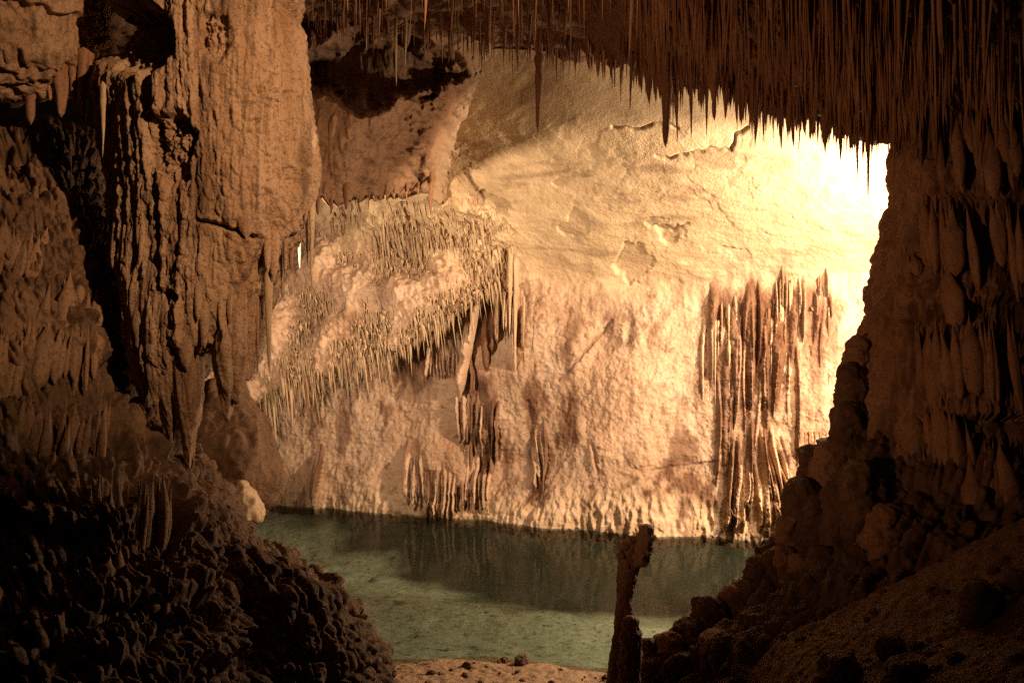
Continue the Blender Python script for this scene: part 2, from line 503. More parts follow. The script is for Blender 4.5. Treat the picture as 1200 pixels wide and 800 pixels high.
def curtain_patch(name, box, ribs, parent, sink=0.05, step=0.85, **kw):
    """flowstone grown onto the far wall: ribs (x0, x1, y0, y1, width, rise, stain) that fuse into one skin and taper out"""
    PX, PY = np.meshgrid(np.arange(box[0], box[2], step), np.arange(box[1], box[3], step))
    V, N, st, pale = wall_surface(PX, PY)
    h = np.full(PX.shape, -sink); col = st.copy()
    wx = 1.6 * perlin(PX * .05, PY * .018, box[0] * .37); hx = perlin(PX * .10, PY * .05, 4.0)
    for k, (x0, x1, y0, y1, w, a, sv) in enumerate(ribs):
        t = np.clip((PY - y0) / (y1 - y0), 0, 1)
        cx = x0 + (x1 - x0) * t + wx + 1.4 * np.sin(t * 5 + k) * (y1 - y0) / 120
        ww = w * (1 - 0.72 * t ** 1.6) * (1 + 0.18 * perlin(PY * .06, k * 7.7, 1.0)) * np.where((PY < y0) | (PY > y1), 0, 1) + 1e-3
        q = np.clip(1 - ((PX - cx) / ww) ** 2, 0, 1)
        r = (a + sink) * np.sqrt(q) * sstep(0, 0.55, t) * (1 - sstep(0.8, 1.0, t) * 0.8) - sink
        r = np.where(q > 0, r, -sink)
        c = r > h
        f_ = sstep(-sink, 0.05, r); col = np.where(c, np.clip(st + (sv + 0.22 * hx - st) * f_, 0, 1), col); h = np.where(c, r, h)
    h = h + 0.010 * perlin(V[..., 0] * 20, V[..., 1] * 20, V[..., 2] * 7) * (h > -sink * .5)
    N = np.array([-0.12, -0.99, -0.05])
    V = V + N * h[..., None] - np.array(parent.location)
    me = make_mesh(name, V, grid_faces(*PX.shape), True, {"stain": col, "pale": pale})
    return link(name, me, M_WALL, parent, **kw)


build_far_wall()


def WD(px, py):
    """distance of the far wall's surface at a place in view"""
    return float(wall_base(np.array([float(px)]), np.array([float(py)]))[0])


# ------------------------------------------------------------------ near ceiling
FRINGE = line([(-200, 90), (110, 90), (350, 40), (400, 45), (455, 62), (540, 66), (600, 80), (690, 92), (740, 100), (762, 112), (800, 122), (850, 108), (868, 140),
               (900, 148), (930, 158), (980, 168), (1010, 178), (1055, 182), (1090, 186), (1300, 200)])
DBACK = line([(-200, 8.6), (360, 8.8), (500, 9.4), (700, 9.6), (770, 8.8), (870, 8.3), (1060, 8.0), (1300, 8.0)])


def ceil_z(px, d):
    db = DBACK(px)
    zb = CAMZ + (400 - (FRINGE(px) - 38)) / F * db
    zn = np.maximum(zb + 0.35, 5.75)
    t = np.clip((d - 4.0) / (db - 4.0), 0, 1)
    return zn + (zb - zn) * t ** 1.3


def build_ceiling():
    px = np.linspace(-420, 1560, 420)
    t = np.concatenate([np.linspace(0, 1, 150), 1 + np.linspace(0.01, 0.12, 24)])
    PX, T = np.meshgrid(px, t)
    db = DBACK(PX)
    D = 4.0 + np.clip(T, 0, 1) * (db - 4.0) + np.clip(T - 1, 0, None) * 2.2
    Z = ceil_z(PX, D) + np.clip(T - 1, 0, None) ** 0.7 * 9
    x = (PX - 600) / F * D
    V = np.stack([x, D, Z], -1)
    h = lumps(x, D, Z, 0.10, 1.4, 4) + 0.05 * billow(x * 6, D * 6, Z * 2, 2)
    V[..., 2] -= h * np.clip(1.05 - np.clip(T - 1, 0, None) * 4, 0.3, 1)
    me = make_mesh("cave_ceiling", V, grid_faces(*PX.shape), True)
    link("cave_ceiling", me, M_CEIL, kind="structure")


build_ceiling()


# ------------------------------------------------------------------ ground, lake bed, water
def floor_z(x, y):
    shore_y = 8.75 + 0.25 * perlin(x * 0.8, 0.3, 0.1) - 0.10 * (x + 0.6)
    base = 0.02 + (shore_y - y) * 0.105
    base = np.where(y > shore_y, 0.02 + (shore_y - y) * 0.32, base)
    ramp = 0.32 + 0.5 * (x - 0.04)
    k = 6.0
    ramp = np.where(x > 0.9, ramp, -3) - 1.4 * np.clip(y - 5.9, 0, None)
    w = sstep(0.9, 1.7, x)
    out = base * (1 - w) + np.maximum(base, ramp) * w
    return out


def build_floor():
    xs = np.concatenate([np.linspace(-7, -2.2, 50), np.linspace(-2.15, 4.2, 420), np.linspace(4.25, 9, 50)])
    ys = np.concatenate([np.linspace(-4, 3.4, 40), np.linspace(3.45, 9.8, 420)])
    X, Y = np.meshgrid(xs, ys)
    Z = floor_z(X, Y)
    Z = Z + 0.035 * fbm(X * 2, Y * 2, 0.3, 4) + 0.014 * billow(X * 9, Y * 9, 0.8, 2) + 0.006 * perlin(X * 40, Y * 40, 1.0)
    stain = sstep(7.2, 8.2, Y) * sstep(1.2, 0.6, X)
    me = make_mesh("cave_floor", np.stack([X, Y, Z], -1), grid_faces(*X.shape), True, {"stain": stain})
    link("cave_floor", me, M_SAND, kind="structure")


build_floor()


def build_lake():
    xs = np.linspace(-7, 7, 520); ys = np.linspace(8.2, 19.5, 420)
    X, Y = np.meshgrid(xs, ys)
    dw = (15.6 - 0.4 * X - Y)                         # metres to the far wall
    Z = -0.10 - 0.22 * sstep(8.6, 10.4, Y) - 0.22 * sstep(4.5, 2.5, dw) + 0.42 * sstep(1.8, -0.2, dw)
    Z = Z + 0.02 * fbm(X * 1.1, Y * 1.1, 0.4, 4) + 0.02 * sstep(0.1, 0.5, perlin(X * 2.3, Y * 2.3, 2.0))
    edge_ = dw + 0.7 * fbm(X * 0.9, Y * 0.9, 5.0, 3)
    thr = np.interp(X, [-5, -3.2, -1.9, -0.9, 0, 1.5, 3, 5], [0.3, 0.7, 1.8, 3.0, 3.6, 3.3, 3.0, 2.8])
    dark = sstep(thr + 0.5, thr - 0.7, edge_)  # far bed painted dark in place of deep, shaded water
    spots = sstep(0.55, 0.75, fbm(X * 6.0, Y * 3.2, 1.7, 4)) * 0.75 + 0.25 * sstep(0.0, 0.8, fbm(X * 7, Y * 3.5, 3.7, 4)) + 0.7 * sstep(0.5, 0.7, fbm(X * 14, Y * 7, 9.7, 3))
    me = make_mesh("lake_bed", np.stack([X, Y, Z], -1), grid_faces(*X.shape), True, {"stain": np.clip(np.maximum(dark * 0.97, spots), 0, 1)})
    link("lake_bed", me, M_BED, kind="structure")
    xs = np.linspace(-10, 10, 41); ys = np.linspace(7.9, 20, 25)
    X, Y = np.meshgrid(xs, ys)
    me = make_mesh("water", np.stack([X, Y, X * 0], -1), grid_faces(*X.shape), True)
    link("water", me, M_WATER, kind="structure")


build_lake()


# ------------------------------------------------------------------ left flowstone column
def col_disp(x, y, z, px, py):
    h = 0.09 * fbm(x * 0.9, y * 0.9, z * 0.4, 3) + flutes(x, y, z, 6.0, 0.05) + flutes(x, y, z + 5, 14.0, 0.026) + 0.012 * fbm(x * 14, y * 14, z * 9, 4, 0.65)
    h = h - 0.03 * sstep(0.25, 0.6, perlin(x * 9, y * 9, z * 7)) * sstep(-0.2, 0.4, perlin(x * 1.5, y * 1.5, z * 1.5))
    h = h + 0.05 * ledges(x, y, z, 0.8, 1.0, 0.3, 6, 1.2, 3) * sstep(0.0, 0.4, perlin(x, y, z * 0.9 + 2)) * 0.8
    wx = px + 7 * perlin(px * .05, py * .05, 2.0); wy = py + 6 * perlin(px * .05, py * .05, 5.0)
    lump = 0.10 * billow(x * 5, y * 5, z * 6, 4) + 0.03 * billow(x * 20, y * 20, z * 20, 2)
    for cx, cy, rx, ry, dep in ((200, 172, 30, 47, .22), (160, 45, 52, 50, .36), (252, 46, 24, 32, .16), (190, 352, 20, 22, .14), (310, 115, 28, 14, .06), (330, 20, 26, 24, .14)):
        m = blob(wx, wy, cx, cy, rx, ry)
        k = sstep(0, 0.6, m + 0.3 * fbm(x * 6, y * 6, z * 6, 3)) * np.clip(1.15 - (py - (cy - ry)) / (2.3 * ry), 0.15, 1)
        h = h - dep * k + k * (lump * 0.6 + knobs(x, z, 9, 9, 0.06, seed=7))
    wy2 = py + 3 * perlin(px * .12, 1.0, 3.0)
    h = h - 0.09 * np.exp(-(polydist(px, wy2, [(232, 259), (248, 261), (270, 268), (296, 277)]) / (2.4 + 1.2 * perlin(px * .1, 0.0, 0.0))) ** 2)
    h = h + knobs(x, z, 16, 7, 0.018, seed=9)
    return h


def col_stain(x, y, z, px, py):
    s = sstep(0.2, 0.7, fbm(x * 3.5, y * 3.5, z * 0.9, 4)) * 0.55
    return np.clip(s, 0, 0.9)


colL = edge([(130, -60), (128, 40), (114, 100), (115, 160), (124, 230), (132, 300), (146, 390), (156, 430), (165, 445)])
colR = edge([(345, -60), (350, 30), (362, 110), (374, 190), (366, 240), (350, 280), (330, 320), (316, 355), (300, 385), (272, 402), (238, 412), (226, 432), (215, 445)])
rc = root("flowstone_column", (P(240.0, 540.0, 7.3)), "tall tan fluted flowstone column with arched hollows, left of the lake", "rock formation")
tube("column_body", colL, colR, line([(-60, 7.2), (550, 7.3)]), line([(-60, 0.75), (250, 0.75), (400, 0.7), (548, 0.3)]), -60, 445, 480, 560, col_disp, M_COL, stain=col_stain, parent=rc, cap=(4, 14))


def curtain_disp(x, y, z, px, py):
    return 0.03 * fbm(x * 2, y * 2, z, 3) + flutes(x, y, z, 11.0, 0.025) + 0.006 * perlin(x * 40, y * 40, z * 20)


# folds that hang from the column's lower end
for xc, wt, y0, y1, xb, dd in ((160, 44, 230, 478, 172, 0.02), (186, 52, 250, 522, 200, 0.0), (210, 46, 255, 549, 222, 0.02), (223, 18, 300, 546, 226, 0.10), (262, 34, 270, 494, 266, 0.04),
                               (276, 44, 260, 474, 276, 0.02), (294, 40, 240, 446, 288, 0.04), (310, 34, 230, 420, 298, 0.02), (174, 24, 300, 500, 186, -0.05)):
    c_ = (xc - 228.0) / 104.0
    d = 7.25 - 0.66 * math.sqrt(max(0.0, 1 - c_ * c_)) + dd + 0.12
    ym = y0 + (y1 - y0) * 0.72
    xm = xc + (xb - xc) * 0.6
    tube("drapery", edge([(xc - wt * .5, y0), (xm - wt * .36, ym), (xb - 3, y1)]), edge([(xc + wt * .5, y0), (xm + wt * .30, ym), (xb + 3, y1)]), line([(0, d), (800, d)]),
         line([(y0, 0.02), (y0 + (y1 - y0) * .45, 0.17), (ym, 0.14), (y1, 0.03)]), y0, y1, 80, 240, curtain_disp, M_COL, stain=col_stain, parent=rc, cap=(4, 10))


# ------------------------------------------------------------------ upper left curtain of drip stone
def ul_disp(x, y, z, px, py):
    return 0.10 * fbm(x, y, z, 3) + flutes(x, y, z, 7, 0.06) + ledges(x, y, z, 0.42, 0.10, 0.25, 7, 0.8, 1) + 0.02 * billow(x * 12, y * 12, z * 8, 2)


ru = root("flowstone_curtain", P(50.0, -40.0, 7.6), "brown drip stone curtain with pointed teeth, high beside the left column", "rock formation")
tube("curtain_body", edge([(-260, -60), (-250, 160)]), edge([(112, -60), (108, 60), (104, 110), (100, 130)]), line([(-60, 7.4), (160, 7.7)]), line([(-60, .7), (60, 0.6), (125, .2)]),
     -60, 112, 260, 190, ul_disp, M_COL, parent=ru, cap=(3, 16))


# ------------------------------------------------------------------ left rock slope and outcrop
def slope_disp(x, y, z, px, py):
    a = sstep(0.05, 0.45, perlin(x * 0.8 + 3, y * 0.8, z * 0.8) + 0.25)
    h = ledges(x, y, z, 0.46, 0.15, 0.20, 6.5, 0.8, 2) * (0.4 + 0.6 * a) + 0.12 * fbm(x, y, z, 3)
    u = x + 0.9 * y
    h = h + knobs(u, z, 6.5, 4.5, 0.085) + knobs(u, z, 13, 8.0, 0.05, seed=3) + 0.03 * fbm(x * 6, y * 6, z * 6, 3) + 0.014 * fbm(x * 20, y * 20, z * 16, 3)
    h = h - 0.16 * sstep(0.2, 0.6, fbm(x * 1.5 + 9, y * 1.5, z * 2.4, 2))
    return h


def slope_tone(x, y, z, px, py):
    return sstep(-0.05, 0.5, fbm(x * 1.6, y * 1.6, z * 2.2, 4)) * sstep(760, 420, py) * sstep(330, 200, px) * 0.75  # lighter tone in patches, fading towards the bottom and the right


sL = edge([(-330, 140), (-330, 900)])
sR = edge([(112, 140), (122, 200), (135, 300), (146, 380), (158, 440), (186, 480), (214, 520), (240, 562), (262, 588), (272, 640), (300, 720), (310, 900)])
rs = root("rock_slope", P(60.0, 860.0, 5.6), "rough dark slope of drip stone ledges filling the lower left", "rock formation")
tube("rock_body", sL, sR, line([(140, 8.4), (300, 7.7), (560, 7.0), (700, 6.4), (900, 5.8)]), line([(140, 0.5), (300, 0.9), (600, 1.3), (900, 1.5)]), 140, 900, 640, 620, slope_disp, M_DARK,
     stain=slope_tone, parent=rs, cap=(10, 3))


def crop_disp(x, y, z, px, py):
    return 0.10 * fbm(x * 1.2, y * 1.2, z * 1.2, 3) + knobs(x + 0.9 * y, z, 4.0, 3.6, 0.09, seed=8) + knobs(x + 0.9 * y, z, 10, 8, 0.05, seed=2) + 0.04 * fbm(x * 5, y * 5, z * 5, 3) + 0.014 * fbm(x * 20, y * 22, z * 18, 2)


ro = root("rock_outcrop", P(350.0, 880.0, 6.6), "dark jagged outcrop stepping down to the lake, below the left column", "rock formation")
tube("rock_body", edge([(215, 545), (205, 640), (180, 900)]),
     edge([(240, 545), (262, 585), (276, 600), (288, 640), (312, 652), (342, 664), (362, 682), (374, 694), (400, 698), (412, 720), (430, 728), (438, 756), (447, 775), (452, 900)]),
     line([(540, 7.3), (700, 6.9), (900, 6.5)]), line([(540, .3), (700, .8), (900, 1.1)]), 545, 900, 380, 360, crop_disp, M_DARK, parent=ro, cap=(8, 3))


# ------------------------------------------------------------------ right column and pile
def right_disp(x, y, z, px, py):
    h = 0.09 * fbm(x * 0.9, y * 0.9, z * 0.8, 3) + flutes(x, y, z, 5.0, 0.05) + flutes(x, y, z, 12.0, 0.02) + 0.02 * fbm(x * 7, y * 7, z * 5, 4) + 0.010 * fbm(x * 18, y * 18, z * 10, 3)
    h = h + knobs(x - 0.8 * y, z, 7.5, 1.2, 0.065, 0.12, seed=2) + knobs(x - 0.8 * y, z, 17, 4.0, 0.03, 0.2, seed=1)
    for y0, amp in ((226, .12), (345, .20), (405, .08), (485, .20), (575, .16)):
        yy = y0 + 12 * perlin(px * .012, 1.0, y0) + 7 * perlin(px * .07, 2.0, y0) + 6 * perlin(px * .19, 2.0, y0)
        t = (py - yy)
        h = h + amp * sstep(1050, 1110, px) * (sstep(-90, -8, t) * (1 - sstep(-3, 2, t)) - 0.4)
    return h


def right_stain_shade(x, y, z, px, py):
    return np.clip(sstep(0.1, 0.7, fbm(x * 3, y * 3, z * 0.9, 4)) * 0.6 + 0.4 * sstep(1090, 1200, px), 0, 0.9)  # mineral streaks, plus shade painted in as darkening towards the right


rrR = edge([(1420, -60), (1420, 900)])
rr = root("flowstone_column", P(1250.0, 700.0, 7.6), "massive red brown column with fluted shelves, right of the glowing wall", "rock formation")
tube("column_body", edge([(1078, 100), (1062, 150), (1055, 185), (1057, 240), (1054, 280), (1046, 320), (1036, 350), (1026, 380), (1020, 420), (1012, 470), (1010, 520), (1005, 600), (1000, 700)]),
     rrR, line([(100, 8.0), (700, 7.6)]), line([(100, 0.9), (700, 1.2)]), 100, 700, 460, 620, right_disp, M_RIGHT, stain=right_stain_shade, parent=rr, cap=(6, 3))


def pile_disp(x, y, z, px, py):
    return 0.12 * fbm(x, y, z, 3) + knobs(x - 0.9 * y, z, 4.2, 2.6, 0.15, seed=4) + knobs(x - 0.9 * y, z, 9, 6, 0.06, seed=6) + flutes(x, y, z, 8, 0.03) + 0.03 * fbm(x * 6, y * 6, z * 5, 3) + 0.010 * fbm(x * 20, y * 20, z * 14, 2)


rp = root("rock_pile", P(1150.0, 860.0, 6.6), "dark knobbly rock bank sloping to the water, under the right column", "rock formation")
tube("rock_body", edge([(1030, 400), (1022, 440), (1018, 470), (1004, 495), (990, 520), (970, 550), (956, 590), (946, 630), (922, 660), (902, 690), (866, 712), (838, 742), (806, 762), (784, 785), (766, 810), (750, 900)]),
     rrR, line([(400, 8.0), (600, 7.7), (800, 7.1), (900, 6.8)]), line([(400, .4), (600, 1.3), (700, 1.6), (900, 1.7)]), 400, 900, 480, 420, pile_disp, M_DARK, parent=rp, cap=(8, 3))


# ------------------------------------------------------------------ rock hanging under the ceiling, left of the slab
def hang_base(PX, PY):
    rx = np.interp(PY, [-30, 60, 105, 130, 165, 190, 214, 240], [590, 578, 562, 552, 536, 524, 514, 506]) + 9 * fbm(PX * .03, PY * .04, 2.0, 3)
    WDp = wall_base(PX, PY)
    D = 9.6 - 0.2 * sstep(60, 200, PY)
    m = blob(PX + 26 * fbm(PX * .02, PY * .025, 4.0, 4), PY + 18 * fbm(PX * .02 + 5, PY * .025, 1.0, 4), 446, 82, 108, 50)
    D = D + 2.3 * sstep(0, 0.7, m)
    t = sstep(-150, 10, PX - rx)
    D = D + (WDp + 0.12 - D) * t ** 1.6
    D = D - 0.7 * np.exp(-((PX - 504) / 13.0) ** 2) * sstep(110, 190, PY)
    return D, rx, m, sstep(-60, 0, PX - rx), WDp


def HD(px, py):
    return float(hang_base(np.array([[float(px)]]), np.array([[float(py)]]))[0][0, 0])


def build_hanging():
    """rust brown drip rock that hangs from the ceiling around a dark hollow and grows into the slab at its right"""
    PX, PY = np.meshgrid(np.arange(322, 592, 1.0), np.arange(-30, 262, 1.0))
    D, rx, m, t, WDp = hang_base(PX, PY)
    by = np.interp(PX, [322, 350, 372, 400, 430, 470, 500, 515, 540], [205, 222, 232, 238, 232, 228, 226, 238, 230]) + 5 * perlin(PX * .05, 1.0, 1.0) + 7 * perlin(PX * .16, 3.0, 1.0)
    D = D + 1.6 * np.clip((PY - by) / 14.0, 0, 1.6) ** 0.6 * (PY > by)
    D = np.minimum(D, WDp + 0.25)
    Ycap = np.where(PY > by, by + (PY - by) * 0.12, PY)
    V = P(PX, Ycap, D)
    x, y, z = V[..., 0], V[..., 1], V[..., 2]
    h = 0.09 * fbm(x * 0.9, y * 0.9, z * 0.5, 4) + flutes(x, y, z, 5, 0.045) + flutes(x, y, z, 13, 0.02) + 0.02 * fbm(x * 8, y * 8, z * 4, 4)
    h = h + knobs(x, z, 8, 3.0, 0.06) + t * (knobs(x, z, 9, 9, 0.06, seed=3) + 0.03 * fbm(x * 9, y * 9, z * 9, 3))
    V[..., 1] -= h * (1 - 0.5 * sstep(0, 1, m)) * np.where(PY > by, 0.4, 1)
    me = make_mesh("rock_body", V - P(450.0, 60.0, 10.2), grid_faces(*PX.shape), True, {"stain": 0.5 * sstep(.2, .7, fbm(x * 3, y * 3, z * .8, 4)), "pale": 0.6 * sstep(-30, 0, PX - rx)})
    rh = root("overhanging_rock", P(450.0, 60.0, 10.2), "rust brown drip rock around a black hollow, between left column and bright slab", "rock formation")
    link("rock_body", me, M_HANG, rh)
    for px, y0, y1, w in ((372, 214, 252, 10), (388, 222, 250, 8), (432, 220, 250, 6), (452, 216, 240, 7), (476, 214, 242, 7), (490, 212, 240, 6), (420, 224, 248, 5), (462, 216, 238, 5)):
        o = bpy.data.objects.new("drip", FAT[(px // 3) % 6]); C.objects.link(o); o.parent = rh
        p = P(px, y0, HD(px, y0) + 0.03) - P(450.0, 60.0, 10.2)
        o.location = tuple(float(q) for q in p); r_ = .5 * w / F * 10.2
        o.scale = (r_, r_, (y1 - y0) / F * 9.6)


# a block behind the left column, its shade put into the dark material
def plain_disp(x, y, z, px, py):
    return 0.12 * fbm(x * .8, y * .8, z * .6, 3) + 0.05 * billow(x * 3, y * 3, z * 1.5, 3) + 0.012 * billow(x * 12, y * 12, z * 8, 2)


rb = root("rock_pillar", P(262.0, 600.0, 9.6), "dark brown block of rock behind the left column, beside the water", "rock formation")
tube("pillar_body", edge([(226, 452), (215, 520), (210, 612)]), edge([(262, 452), (286, 474), (300, 500), (313, 535), (319, 560), (312, 578), (292, 596), (270, 612)]), line([(300, 9.7), (640, 9.5)]), line([(452, .2), (520, .5), (612, .4)]), 452, 612, 160, 200, plain_disp, M_DARK, parent=rb, cap=(12, 8))
tube("pale_knob", edge([(278, 562), (273, 585), (268, 612)]), edge([(284, 562), (296, 578), (305, 592), (308, 604), (304, 612)]), line([(560, 9.0), (612, 8.9)]), line([(566, .1), (612, .22)]), 562, 612, 60, 50, lambda x, y, z, a, b: 0.02 * billow(x * 8, y * 8, z * 5, 3), M_STAL2, parent=rb, cap=(5, 4),
     label="pale rounded knob at the block's foot")


# ------------------------------------------------------------------ stalactites
def stal_verts(nr, ns, seed, curve=0.9, knob=0.10, bend=0.06):
    r = np.random.default_rng(seed)
    t = np.linspace(0, 1, nr)
    prof = 0.80 * (1 - t) ** curve + 0.20 * (1 - t) ** 5 + 0.035
    prof = prof * (1 + knob * np.interp(t * 9 + r.uniform(0, 5), np.arange(20), r.normal(size=20)))
    prof = prof * np.sqrt(np.clip(t / 0.045, 0.0001, 1))
    prof[-1] = 0.01
    bx = bend * np.cumsum(np.interp(t * 5, np.arange(8), r.normal(size=8))) / nr
    by = bend * np.cumsum(np.interp(t * 5, np.arange(8), r.normal(size=8))) / nr
    a = np.linspace(0, 2 * math.pi, ns, endpoint=False)
    fl = 1 + 0.16 * np.interp((a / (2 * math.pi)) * 9, np.arange(10), np.append(r.normal(size=9), 0.0))
    R_ = prof[:, None] * fl[None, :]
    X = R_ * np.cos(a)[None, :]; Y = R_ * np.sin(a)[None, :]
    V = np.stack([X, Y, np.broadcast_to(-t[:, None], X.shape)], -1)
    return V, np.stack([bx, by], -1)


def lobe_mesh(name, seed):
    r = np.random.default_rng(seed)
    nr, ns = 16, 12
    t = np.linspace(0, 1, nr)
    w = r.uniform(.45, .75)
    prof = sstep(0, w, t) * np.sqrt(np.clip(1 - ((t - w * .8) / (1.0001 - w * .8)) ** 2, 0, 1) * (t > w * .8) + (t <= w * .8)) * (0.75 + 0.25 * t)
    prof = prof * (1 + 0.10 * np.interp(t * 7, np.arange(9), r.normal(size=9)))
    a = np.linspace(0, 2 * math.pi, ns, endpoint=False)
    fl = 1 + 0.22 * np.interp((a / (2 * math.pi)) * 6, np.arange(7), np.append(r.normal(size=6), 0.0))
    R_ = np.maximum(prof, 0.004)[:, None] * fl[None, :]
    sw = 0.25 * np.cumsum(np.interp(t * 4, np.arange(6), r.normal(size=6))) / nr
    V = np.stack([R_ * np.cos(a)[None, :] + sw[:, None], R_ * np.sin(a)[None, :], np.broadcast_to(-t[:, None], R_.shape)], -1)
    return make_mesh(name, V, grid_faces(nr, ns, True)[:, ::-1], True)


def stal_mesh(name, nr, ns, seed, **k):
    V, B = stal_verts(nr, ns, seed, **k)
    V = V.copy(); V[..., :2] += (B * 6)[:, None, :]
    return make_mesh(name, V, grid_faces(nr, ns, True)[:, ::-1], True)


SLIM = [stal_mesh("slim_stalactite", 15, 9, 100 + i, curve=0.75 + 0.1 * (i % 4)) for i in range(10)]
PALE = [stal_mesh("pale_stalactite", 17, 10, 200 + i, curve=0.6 + 0.12 * (i % 4), knob=0.12) for i in range(8)]
FAT = [stal_mesh("fat_stalactite", 18, 14, 300 + i, curve=0.55, knob=0.2) for i in range(6)]
for me in SLIM: me.materials.append(M_STAL)
for me in PALE: me.materials.append(M_STAL2)
for me in FAT: me.materials.append(M_STAL)


def stalactite(me, top, length, rad, label, group=None, tilt=0.0):
    o = bpy.data.objects.new("stalactite", me)
    C.objects.link(o)
    o.location = tuple(float(v) for v in top)
    o.scale = (rad, rad * random.uniform(0.8, 1.0), length)
    o.rotation_euler = (random.uniform(-.02, .02), tilt, random.uniform(0, 6.28))
    o["label"] = label; o["category"] = "stalactite"
    if group: o["group"] = group
    return o


def spike(me, px, y0, y1, w, d, label, group=None, tilt=0.0):
    return stalactite(me, P(px, y0, d), (y1 - y0) / F * d, 0.5 * w / F * d, label, group, tilt)


def front_depth(px, py, L, R, depth, thick):
    l_, r_, d, th = float(L(py)), float(R(py)), float(depth(py)), float(thick(py))
    c_ = ((l_ + r_) / 2 - px) / max(1e-3, (r_ - l_) / 2)
    return d - th * math.sqrt(max(0.0, 1 - c_ * c_))


def drip_row(parent, x0, x1, yt, yb, w, geom, mat_set, wav=8.0, out=0.05):
    """a shelf edge: hanging drips side by side, each a part of the rock they grow on"""
    px = x0
    sl = random.uniform(-.12, .12)
    while px < x1:
        ww = min(2.2 * w, w * random.lognormvariate(-.1, .5))
        if random.random() < 0.14:
            px += ww; continue
        dy = sl * (px - (x0 + x1) / 2)
        top = yt + dy + 1.6 * wav * float(perlin(px * .03, yt * .1, 2.0)) + random.uniform(-14, 10)
        bot = yb + dy + 2.4 * wav * float(perlin(px * .035, yt * .1, 7.0)) - random.expovariate(1 / 16.0) + 8
        if bot - top < 18:
            px += ww; continue
        d = front_depth(px, (top + bot) / 2, *geom) - out
        o = bpy.data.objects.new("drip", random.choice(mat_set)); C.objects.link(o); o.parent = parent
        o.location = tuple(float(q) for q in (P(px, top, d + 0.12) - np.array(parent.location)))
        r_ = .62 * ww / F * d
        Lg = (bot - top) / F * d
        o.scale = (r_, r_ * 1.2, Lg); o.rotation_mode = 'ZYX'
        o.rotation_euler = (-math.atan2(0.13, Lg), random.uniform(-.07, .05), random.uniform(0, 6.28))
        px += ww * random.uniform(.45, .95)


def copies(meshes, mat, name):
    out = []
    for m_ in meshes:
        c = m_.copy(); c.name = name; c.materials.clear(); c.materials.append(mat); out.append(c)
    return out


LOBE = [lobe_mesh('drip', 700 + i) for i in range(12)]
DR_R = copies(LOBE, M_RIGHT, "shelf_drip")
DR_L = copies(LOBE, M_SLOPE_LIT, "slope_drip")
DR_C = copies(LOBE, M_COL, "column_drip")
gR = (edge([(1078, 100), (1062, 150), (1055, 185), (1057, 240), (1054, 280), (1046, 320), (1036, 350), (1026, 380), (1020, 420), (1012, 470), (1010, 520), (1005, 600), (1000, 700)]), rrR, line([(100, 8.0), (700, 7.6)]), line([(100, 0.9), (700, 1.2)]))
for x0, x1, yt, yb in ((1076, 1205, 120, 226), (1066, 1200, 232, 345), (1050, 1110, 300, 380), (1034, 1185, 372, 482), (1045, 1130, 470, 560), (1030, 1180, 510, 620), (1060, 1150, 600, 668)):
    drip_row(rr, x0, x1, yt, yb, 11, gR, DR_R, out=0.02)
gL = (sL, sR, line([(140, 8.4), (300, 7.7), (560, 7.0), (700, 6.4), (900, 5.8)]), line([(140, 0.5), (300, 0.9), (600, 1.3), (900, 1.5)]))
for x0, x1, yt, yb in ((-10, 60, 270, 330), (60, 140, 330, 400), (-12, 120, 380, 460), (-12, 150, 470, 560), (20, 96, 530, 586), (108, 222, 550, 650), (84, 146, 640, 690), (0, 60, 622, 660), (110, 150, 690, 735), (10, 70, 744, 784), (180, 200, 690, 745)):
    drip_row(rs, x0, x1, yt, yb, 10, gL, DR_L, out=0.05)
gC = (colL, colR, line([(-60, 7.2), (550, 7.3)]), line([(-60, 0.75), (250, 0.75), (400, 0.7), (548, 0.3)]))
for x0, x1, yt, yb in ((134, 176, 190, 320), (140, 180, 300, 420), (186, 232, 300, 430), (236, 300, 265, 400), (330, 372, 110, 260), (290, 336, 170, 330)):
    drip_row(rc, x0, x1, yt, yb, 9, gC, DR_C, out=0.0)

build_hanging()

# single ones one can point at
spike(FAT[0], 779, 55, 173, 21, 8.0, "thick dark stalactite, longest in front of the yellow roof slab")
spike(FAT[1], 632, 60, 158, 15, 8.6, "lone knotted dark stalactite hanging clear of the others, left of the roof slab")
spike(SLIM[2], 740, 60, 132, 9, 8.5, "thin stalactite just left of the thickest dark one")
spike(FAT[2], 838, 55, 142, 16, 7.7, "broad pointed stalactite hanging above the long crack in the slab", None)
spike(SLIM[1], 809, 60, 166, 8, 7.7, "needle thin stalactite ending right above the long crack")
spike(SLIM[4], 829, 60, 153, 7, 7.8, "thin stalactite close beside the broad pointed one, above the crack")
spike(SLIM[3], 881, 60, 168, 8, 7.5, "thin stalactite where the dense fringe begins, at the crack's right end")
spike(SLIM[0], 1018, 100, 238, 9, 7.0, "longest needle stalactite, hanging over the white glare beside the right column")
spike(SLIM[5], 1047, 110, 218, 7, 7.0, "second long needle, hanging tight against the right column")
spike(SLIM[6], 984, 100, 190, 8, 7.1, "long needle in the fringe left of the longest one")
spike(SLIM[7], 998, 100, 192, 8, 7.1, "slim needle in the fringe next to the longest one")
spike(FAT[3], 505, 190, 252, 15, HD(505, 200) + 0.05, "dark stalactite hanging from the tip of the rust brown rock", None)
spike(FAT[4], 406, 215, 246, 10, 9.4, "short blunt stalactite under the rust brown rock, near the left column")
spike(PALE[0], 463, -20, 102, 8, 8.9, "pale needle hanging in front of the black hollow, longest of its row")
spike(PALE[1], 475, -10, 80, 7, 8.9, "pale needle just right of the longest one before the black hollow")
spike(PALE[2], 429, -10, 60, 7, 8.9, "short pale needle at the left end of the black hollow")
